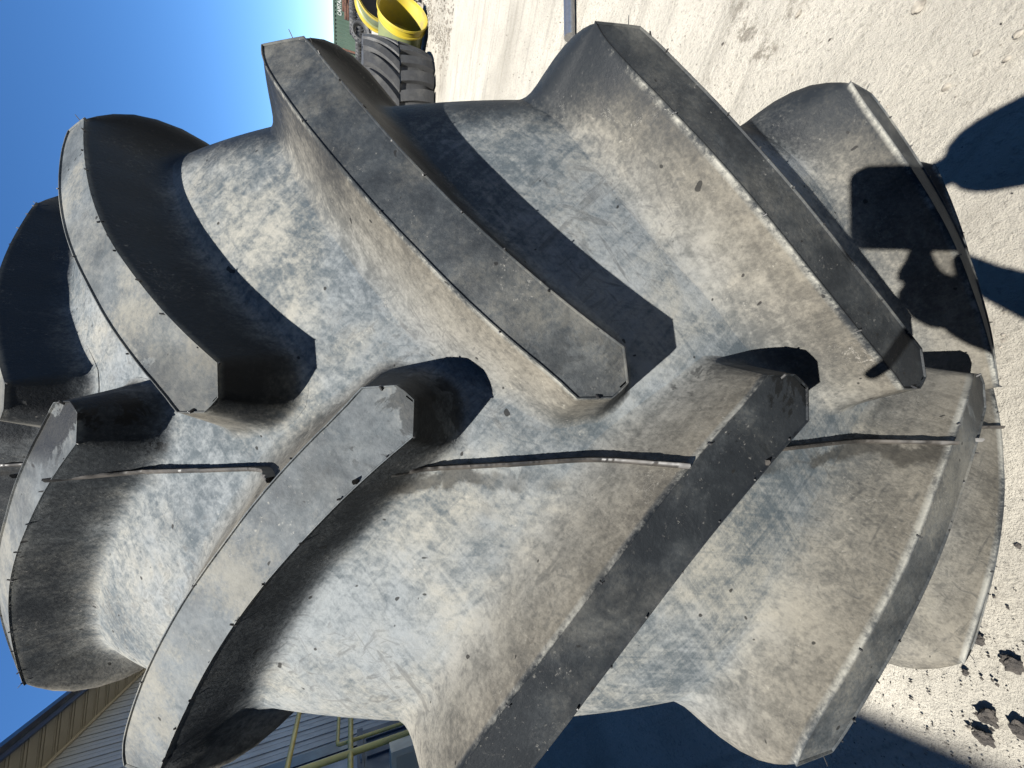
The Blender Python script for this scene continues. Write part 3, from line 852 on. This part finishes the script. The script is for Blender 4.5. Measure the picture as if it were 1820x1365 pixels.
spots = [(644, 8, 27), (644, 22, 26), (644, 36, 25), (646, 52, 24), (640, 80, 27), (640, 98, 27)]
names = ['rightmost', 'second from right', 'third from right', 'middle', 'second from left', 'leftmost']
for si, (px, py, dep) in enumerate(spots):
    p = on_ground(618 + FPX * 1.357 / dep, py)
    for lv in range(3 if si < 4 else 2):
        o = put('old_tyre', stm, None, (p[0] + rng.uniform(-.08, .08), p[1] + rng.uniform(-.08, .08), .21 + lv * .425), (0, math.pi / 2, rng.uniform(0, 6)))
        pos = ['bottom', 'second', 'top'][lv]
        tag(o, 'old black tyre, %s of the %s stack before the green container' % (pos, names[si]), 'tyre', 'stacked tyres before the containers')
p = on_ground(618 + FPX * 1.357 / 22, 63)
o = put('old_tyre', stm, None, (p[0], p[1], .615), (0, 0, math.atan2(-p[0], p[1]) + math.pi / 2 + .5))
tag(o, 'old black tyre standing upright showing its open centre', 'tyre')
# rusty wheel discs
ORD = ['first', 'second', 'third', 'fourth', 'fifth', 'sixth', 'seventh', 'eighth', 'ninth', 'tenth']
dm_v, dm_f = lathe([(-.09, .50), (-.07, .56), (.07, .56), (.09, .50), (.06, .47), (.02, .30), (.0, .1), (-.03, .1), (-.02, .3), (-.05, .45)], 28)
dme = mesh_from('rusty_wheel_disc', dm_v, dm_f, M_rust, True, sharp=35)
for si, (py, dep, nl) in enumerate(((4, 31, 9), (18, 31, 10), (32, 30.5, 9))):
    p = on_ground(618 + FPX * 1.357 / dep, py)
    for lv in range(nl):
        o = put('rusty_wheel_disc', dme, None, (p[0] + rng.uniform(-.05, .05), p[1] + rng.uniform(-.05, .05), .095 + lv * .182), (0, math.pi / 2, rng.uniform(0, 6)))
        tag(o, 'rusty steel wheel disc, %s from the ground in the %s stack below the white lettering' % (ORD[lv], ('right', 'middle', 'left')[si]), 'wheel disc', 'rusty wheel discs stacked before the container')

# weathered boards near the rims
bp = on_ground(742, 2)
bd = empty('board_stack', (bp[0], bp[1], 0), (0, 0, 0.9))
tag(bd, 'small stack of grey weathered boards at the top edge beside the yellow rim', 'boards')
for k in range(4):
    for lv in range(3):
        MB().box((-.7, -.36 + k * .17, .07 + lv * .10), (.7, -.22 + k * .17 + rng.uniform(-.01, .01), .11 + lv * .10)).build('board', M_wood, bd)
for lv in range(3):
    for xx in (-.55, .5): MB().box((xx - .05, -.36, .0 if lv == 0 else .11 + (lv - 1) * .10), (xx + .05, .30, .07 if lv == 0 else .17 + (lv - 1) * .10)).build('bearer', M_wood, bd)

# galvanised pipe lying on the ground
pa = on_ground(1021, 70); pb = on_ground(1019, -60)
d_ = (pb - pa); d_ /= np.linalg.norm(d_)
gp = empty('steel_pipe', (pa[0], pa[1], 0))
tag(gp, 'short galvanised steel pipe lying on the ground behind the tyre shoulder', 'pipe')
MB().tube([(0, 0, .036), tuple(np.array([0, 0, .036]) + d_ * 1.1)], .036, 24).build('pipe', M_galv, gp, True)
MB().tube([tuple(np.array([0, 0, .036]) + d_ * .95), tuple(np.array([0, 0, .036]) + d_ * 1.0)], .044, 24).build('collar', M_galv, gp, True)

# ------------------------------------------------------------------ loose grit, clods
def rock(r_, seed, mat, name, squash=.6, rough_=.04):
    q = np.random.default_rng(seed)
    bm = bmesh.new(); bmesh.ops.create_icosphere(bm, subdivisions=3, radius=1.0)
    dirs = q.normal(size=(7, 3)); dirs /= np.linalg.norm(dirs, axis=1)[:, None]; cut = q.uniform(.55, .9, 7)
    for v in bm.verts:
        p = np.array(v.co)
        for d, c in zip(dirs, cut):
            k = p @ d
            if k > c: p = p - d * (k - c)
        p *= 1 + q.normal(0, rough_) + rough_ * 1.5 * math.sin(7 * p[0] + seed) * math.sin(6 * p[1] + 2 * seed); p[2] *= squash
        v.co = p * r_
    me = bpy.data.meshes.new(name); bm.to_mesh(me); bm.free(); me.materials.append(mat)
    return me
clods = [((1757, 1273), .034, 'large dark clod lowest beside the soft shadow edge'), ((1752, 1312), .030, 'dark clod just below the largest one at the corner'),
         ((1800, 1180), .030, 'dark crumbly clod at the right picture edge above the pair'), ((1738, 1135), .020, 'small dark clod close to the tyre lug end'),
         ((1818, 1300), .030, 'dark clod cut by the right picture edge'), ((1716, 1196), .012, 'tiny flat dark clod between lug end and big clods')]
for i, (px, r_, lab) in enumerate(clods):
    p = on_ground(*px)
    o = put('dirt_clod', rock(r_ * .60, 50 + i, M_clod, 'dirt_clod', .42, .13), None, (p[0], p[1], r_ * .16), (0, 0, i))
    tag(o, lab, 'clod', 'dark clods on the ground')
stones = [((1635, 12), .022, 'brown stone at the top edge of the concrete'), ((1420, 25), .016, 'flat grey stone high up beside the tyre'), ((1682, 155), .013, 'pale flat stone above the dark arm shadow'),
          ((1735, 95), .010, 'small stone right of the flat pale stone'), ((1812, 60), .013, 'grey stone near the upper right corner'), ((1790, 105), .010, 'small grey stone below the corner stone')]
for i, (px, r_, lab) in enumerate(stones):
    p = on_ground(*px); r_ *= .7
    o = put('loose_stone', rock(r_, 80 + i, M_stone, 'loose_stone', .5), None, (p[0], p[1], r_ * .28), (0, 0, i * 2))
    tag(o, lab, 'stone', 'loose stones on the concrete')
def gravel():
    V_ = []; F_ = []
    oc = [(1, 0, 0), (-1, 0, 0), (0, 1, 0), (0, -1, 0), (0, 0, 1), (0, 0, -1)]
    of = [(0, 2, 4), (2, 1, 4), (1, 3, 4), (3, 0, 4), (2, 0, 5), (1, 2, 5), (3, 1, 5), (0, 3, 5)]
    q = np.random.default_rng(3)
    for k in range(9000):
        if k < 6500: x, y = q.uniform(-1.8, 3.2), q.uniform(-1.1, 2.5)
        else: x, y = q.uniform(1, 9), q.uniform(0, 9)
        if abs(x) < .32 and abs(y) < .5: continue
        r_ = 0.0012 * math.exp(q.normal(.35, .55)) * (1.6 if k >= 6500 else 1)
        r_ = min(r_, .008)
        b = len(V_); rot = q.uniform(0, 6.28); c, s = math.cos(rot), math.sin(rot)
        for a in oc:
            p = np.array(a) * r_ * q.uniform(.6, 1.25, 3); p[2] *= .7
            V_.append((x + p[0] * c - p[1] * s, y + p[0] * s + p[1] * c, -.001 + p[2] + r_ * .2))
        F_ += [tuple(b + i for i in t) for t in of]
    return mesh_from('gravel', V_, F_, M_stone, False)
tag(put('gravel', gravel()), 'fine grit scattered over the concrete', 'gravel', kind='stuff')
def crumbs(spots, mat, name):
    V_ = []; F_ = []; q = np.random.default_rng(9)
    oc = [(1, 0, 0), (-1, 0, 0), (0, 1, 0), (0, -1, 0), (0, 0, 1), (0, 0, -1)]
    of = [(0, 2, 4), (2, 1, 4), (1, 3, 4), (3, 0, 4), (2, 0, 5), (1, 2, 5), (3, 1, 5), (0, 3, 5)]
    for (x, y, r_) in spots:
        b = len(V_); rot = q.uniform(0, 6.28); c, s_ = math.cos(rot), math.sin(rot)
        for a in oc:
            p = np.array(a) * r_ * q.uniform(.5, 1.4, 3); p[2] *= .6
            V_.append((x + p[0] * c - p[1] * s_, y + p[0] * s_ + p[1] * c, -.001 + p[2] + r_ * .15))
        F_ += [tuple(b + i for i in t_) for t_ in of]
    return mesh_from(name, V_, F_, mat, False)
q_ = np.random.default_rng(21)
sp_ = []
for k in range(700):
    x, y = q_.normal(-.75, .22), q_.normal(-.60, .18)
    if y > -1.1 and x < -.34: sp_.append((x, y, .0013 * math.exp(q_.normal(.2, .6))))
for k in range(500):
    sp_.append((q_.uniform(.3, 2.6), q_.uniform(-1.0, 1.2), .0013 * math.exp(q_.normal(.2, .6))))
tag(put('dirt_crumbs', crumbs(sp_, M_clod, 'dirt_crumbs')), 'dark crumbs of dirt strewn about the clods', 'dirt', kind='stuff')
sp_ = []
for k in range(2600):
    t_ = q_.uniform(0, 1); w_ = q_.normal(0, .16) + (.5 if q_.uniform() < .25 else 0)
    sp_.append((5.2 + 5.5 * t_ + w_ * .75, 4.05 + 3.9 * t_ - w_ * .66, .008 * math.exp(q_.normal(.2, .6))))
tag(put('gravel_strip', crumbs(sp_, M_stone, 'gravel_strip')), 'strip of coarse gravel lying before the far tyre', 'gravel', kind='stuff')

# ------------------------------------------------------------------ the person taking the picture (seen as a shadow)
def C(r, u, b):       # offset from the lens: right, up, back
    return CW + RW * r + UW * u - FW * b
ph = empty('phone', tuple(C(-.009, -.053, .010)))
tag(ph, 'black phone held up in front of the tyre, casting a rounded shadow', 'phone')
def rounded_slab(w, h, t, rad):
    out = []
    for cx, cy, a0 in ((w / 2 - rad, h / 2 - rad, 0), (-w / 2 + rad, h / 2 - rad, 90), (-w / 2 + rad, -h / 2 + rad, 180), (w / 2 - rad, -h / 2 + rad, 270)):
        for k in range(7):
            a = math.radians(a0 + k * 15); out.append((cx + rad * math.cos(a), cy + rad * math.sin(a)))
    n = len(out); v = [(x, y, -t / 2) for x, y in out] + [(x, y, t / 2) for x, y in out]
    f = [tuple(reversed(range(n))), tuple(range(n, 2 * n))] + [(i, (i + 1) % n, n + (i + 1) % n, n + i) for i in range(n)]
    return v, f
Mph = Matrix(((RW[0], UW[0], -FW[0], 0), (RW[1], UW[1], -FW[1], 0), (RW[2], UW[2], -FW[2], 0), (0, 0, 0, 1)))
v, f = rounded_slab(.078, .160, .008, .013)
o = put('body', mesh_from('body', v, f, M_phone, False), ph); o.matrix_local = Mph
v, f = rounded_slab(.072, .154, .0006, .010)
put('screen', mesh_from('screen', v, f, M_phone, False), o, (0, 0, .0046))

def skin_obj(name, J, E, mat, parent, levels=2):
    names = list(J); me = bpy.data.meshes.new(name)
    org = np.array(parent.location)
    me.from_pydata([tuple(np.array(J[k][0]) - org) for k in names], [(names.index(a), names.index(b)) for a, b in E], [])
    me.materials.append(mat)
    o = bpy.data.objects.new(name, me); col.objects.link(o); o.parent = parent
    md = o.modifiers.new('Skin', 'SKIN'); md.use_smooth_shade = True
    for i, k in enumerate(names):
        r_ = J[k][1]; r_ = (r_, r_) if not isinstance(r_, tuple) else r_
        me.skin_vertices[0].data[i].radius = r_
        me.skin_vertices[0].data[i].use_root = (k == names[0])
    sb = o.modifiers.new('Sub', 'SUBSURF'); sb.levels = levels; sb.render_levels = levels
    return o
px0, py0 = -0.07, -1.76
pers = empty('person', (px0, py0, 0))
tag(pers, 'person in dark jacket and jeans holding a phone up in both hands', 'person')
def L(x, y, z): return (px0 + x, py0 + y, z)
rw = tuple(C(.058, -.132, .058)); rp = tuple(C(.046, -.092, .030))
lw = tuple(C(-.155, -.125, .045)); lp = tuple(C(-.124, -.086, .026))
J = {'pelvis': (L(0, 0, .95), (.15, .11)), 'waist': (L(0, .01, 1.10), (.135, .10)), 'chest': (L(0, .02, 1.30), (.155, .11)), 'neckb': (L(0, .0, 1.46), (.075, .07)),
     'neck': (L(0, .02, 1.53), .055), 'jaw': (L(0, .06, 1.595), (.062, .07)), 'head': (L(0, .055, 1.68), (.078, .095)), 'crown': (L(0, .045, 1.755), (.055, .07)),
     'nose': (L(0, .165, 1.655), .012),
     'shr': (L(.19, .0, 1.42), .062), 'elr': ((.06, -1.45, 1.17), .048), 'wrr': (rw, .036), 'hr': (rp, (.042, .026)),
     'shl': (L(-.19, .0, 1.42), .062), 'ell': ((-.43, -1.41, 1.15), .048), 'wrl': (lw, .030), 'hl': (lp, (.030, .020)), 'hk': (tuple(C(-.099, -.028, .022)), .026),
     'hipr': (L(.10, 0, .88), .088), 'knr': (L(.13, .04, .49), .060), 'anr': (L(.14, -.01, .09), .042), 'ftr': (L(.16, .15, .045), (.045, .03)),
     'hipl': (L(-.10, 0, .88), .088), 'knl': (L(-.13, .05, .49), .060), 'anl': (L(-.15, -.01, .09), .042), 'ftl': (L(-.18, .15, .045), (.045, .03))}
E = [('pelvis', 'waist'), ('waist', 'chest'), ('chest', 'neckb'), ('neckb', 'neck'), ('neck', 'jaw'), ('jaw', 'head'), ('head', 'crown'), ('head', 'nose'),
     ('neckb', 'shr'), ('shr', 'elr'), ('elr', 'wrr'), ('wrr', 'hr'), ('neckb', 'shl'), ('shl', 'ell'), ('ell', 'wrl'), ('wrl', 'hl'), ('hl', 'hk'),
     ('pelvis', 'hipr'), ('hipr', 'knr'), ('knr', 'anr'), ('anr', 'ftr'), ('pelvis', 'hipl'), ('hipl', 'knl'), ('knl', 'anl'), ('anl', 'ftl')]
def finger(tagn, root, pts, r0):
    prev = root
    for i, p in enumerate(pts):
        nm = '%s%d' % (tagn, i); J[nm] = (tuple(p), 1.08 * r0 * (1 - .1 * i)); E.append((prev, nm)); prev = nm
# right hand: palm behind the lower right of the phone, fingers wrap its right edge, thumb over the screen side
finger('ri', 'hr', [C(.046, -.075, .024), C(.042, -.058, .004), C(.022, -.052, -.003)], .0085)
finger('rm', 'hr', [C(.050, -.094, .024), C(.045, -.080, .003), C(.022, -.074, -.004)], .0088)
finger('rr', 'hr', [C(.050, -.114, .026), C(.045, -.103, .004), C(.022, -.098, -.004)], .0085)
finger('rl', 'hr', [C(.046, -.132, .028), C(.040, -.124, .006), C(.020, -.120, -.003)], .0075)
finger('rt', 'hr', [C(.018, -.110, .034), C(.004, -.088, .028), C(-.006, -.070, .020)], .010)
# left hand: steadies the left edge, index finger lifted away
finger('lt', 'hk', [C(-.084, -.024, .024), C(-.068, -.024, .022), C(-.050, -.032, .018)], .0105)
finger('lm', 'hl', [C(-.085, -.053, .014), C(-.066, -.050, .004), C(-.042, -.050, -.003)], .0090)
finger('lr', 'hl', [C(-.090, -.087, .014), C(-.068, -.088, .004), C(-.044, -.088, -.003)], .0088)
finger('ll', 'hl', [C(-.100, -.114, .018), C(-.080, -.121, .008), C(-.052, -.121, .000)], .0080)
finger('li', 'hk', [C(-.108, -.014, .020), C(-.122, -.003, .014), C(-.140, .011, .008)], .0062)
skin_obj('body', J, E, M_skin, pers)
# clothes follow the body
def subset(names, grow): return {k: (J[k][0], tuple(x + grow for x in J[k][1]) if isinstance(J[k][1], tuple) else J[k][1] + grow) for k in names}
jk = subset(['chest', 'waist', 'pelvis', 'neckb', 'shr', 'elr', 'shl', 'ell'], .022)
def lerp(a, b, t): return tuple(np.array(a) * (1 - t) + np.array(b) * t)
jk['frr'] = (lerp(J['elr'][0], rw, .55), .105); jk['cuffr'] = (lerp(J['elr'][0], rw, 1.06), .086); jk['cuffl'] = (lerp(J['ell'][0], lw, .80), .037)
jk['elr'] = (jk['elr'][0], .125); jk['ell'] = (jk['ell'][0], .058)
skin_obj('jacket', jk, [('chest', 'waist'), ('waist', 'pelvis'), ('chest', 'neckb'), ('neckb', 'shr'), ('shr', 'elr'), ('elr', 'frr'), ('frr', 'cuffr'), ('neckb', 'shl'), ('shl', 'ell'), ('ell', 'cuffl')], M_jacket, pers)
tr = subset(['pelvis', 'hipr', 'knr', 'anr', 'hipl', 'knl', 'anl'], .016)
skin_obj('trousers', tr, [('pelvis', 'hipr'), ('hipr', 'knr'), ('knr', 'anr'), ('pelvis', 'hipl'), ('hipl', 'knl'), ('knl', 'anl')], M_trousers, pers)
for s_ in ('r', 'l'):
    a = J['an' + s_][0]; b_ = J['ft' + s_][0]
    skin_obj('boot', {'a': ((a[0], a[1], .12), .055), 'b': ((a[0], a[1], .05), .052), 'c': (lerp((a[0], a[1], .05), b_, .6), (.050, .042)), 'd': ((b_[0], b_[1] + .03, .040), (.046, .036))}, [('a', 'b'), ('b', 'c'), ('c', 'd')], M_shoe, pers)
skin_obj('hair', {'a': (L(0, .02, 1.72), (.086, .09)), 'b': (L(0, .045, 1.785), (.065, .075)), 'c': (L(0, -.03, 1.64), (.07, .05))}, [('a', 'b'), ('a', 'c')], M_hair, pers)
for s_ in (-1, 1):
    bm = bmesh.new(); bmesh.ops.create_uvsphere(bm, u_segments=12, v_segments=8, radius=.0125)
    me = bpy.data.meshes.new('eye'); bm.to_mesh(me); bm.free(); me.materials.append(M_eye)
    put('eye', me, pers, (s_ * .031, .138, 1.685))
    skin_obj('ear', {'a': (L(s_ * .082, .045, 1.685), (.010, .018)), 'b': (L(s_ * .088, .04, 1.655), (.008, .012))}, [('a', 'b')], M_skin, pers)
skin_obj('mouth', {'a': (L(-.022, .128, 1.607), .007), 'b': (L(0, .138, 1.607), .009), 'c': (L(.022, .128, 1.607), .007)}, [('b', 'a'), ('b', 'c')], simple_mat('lips', (.42, .2, .16)), pers)
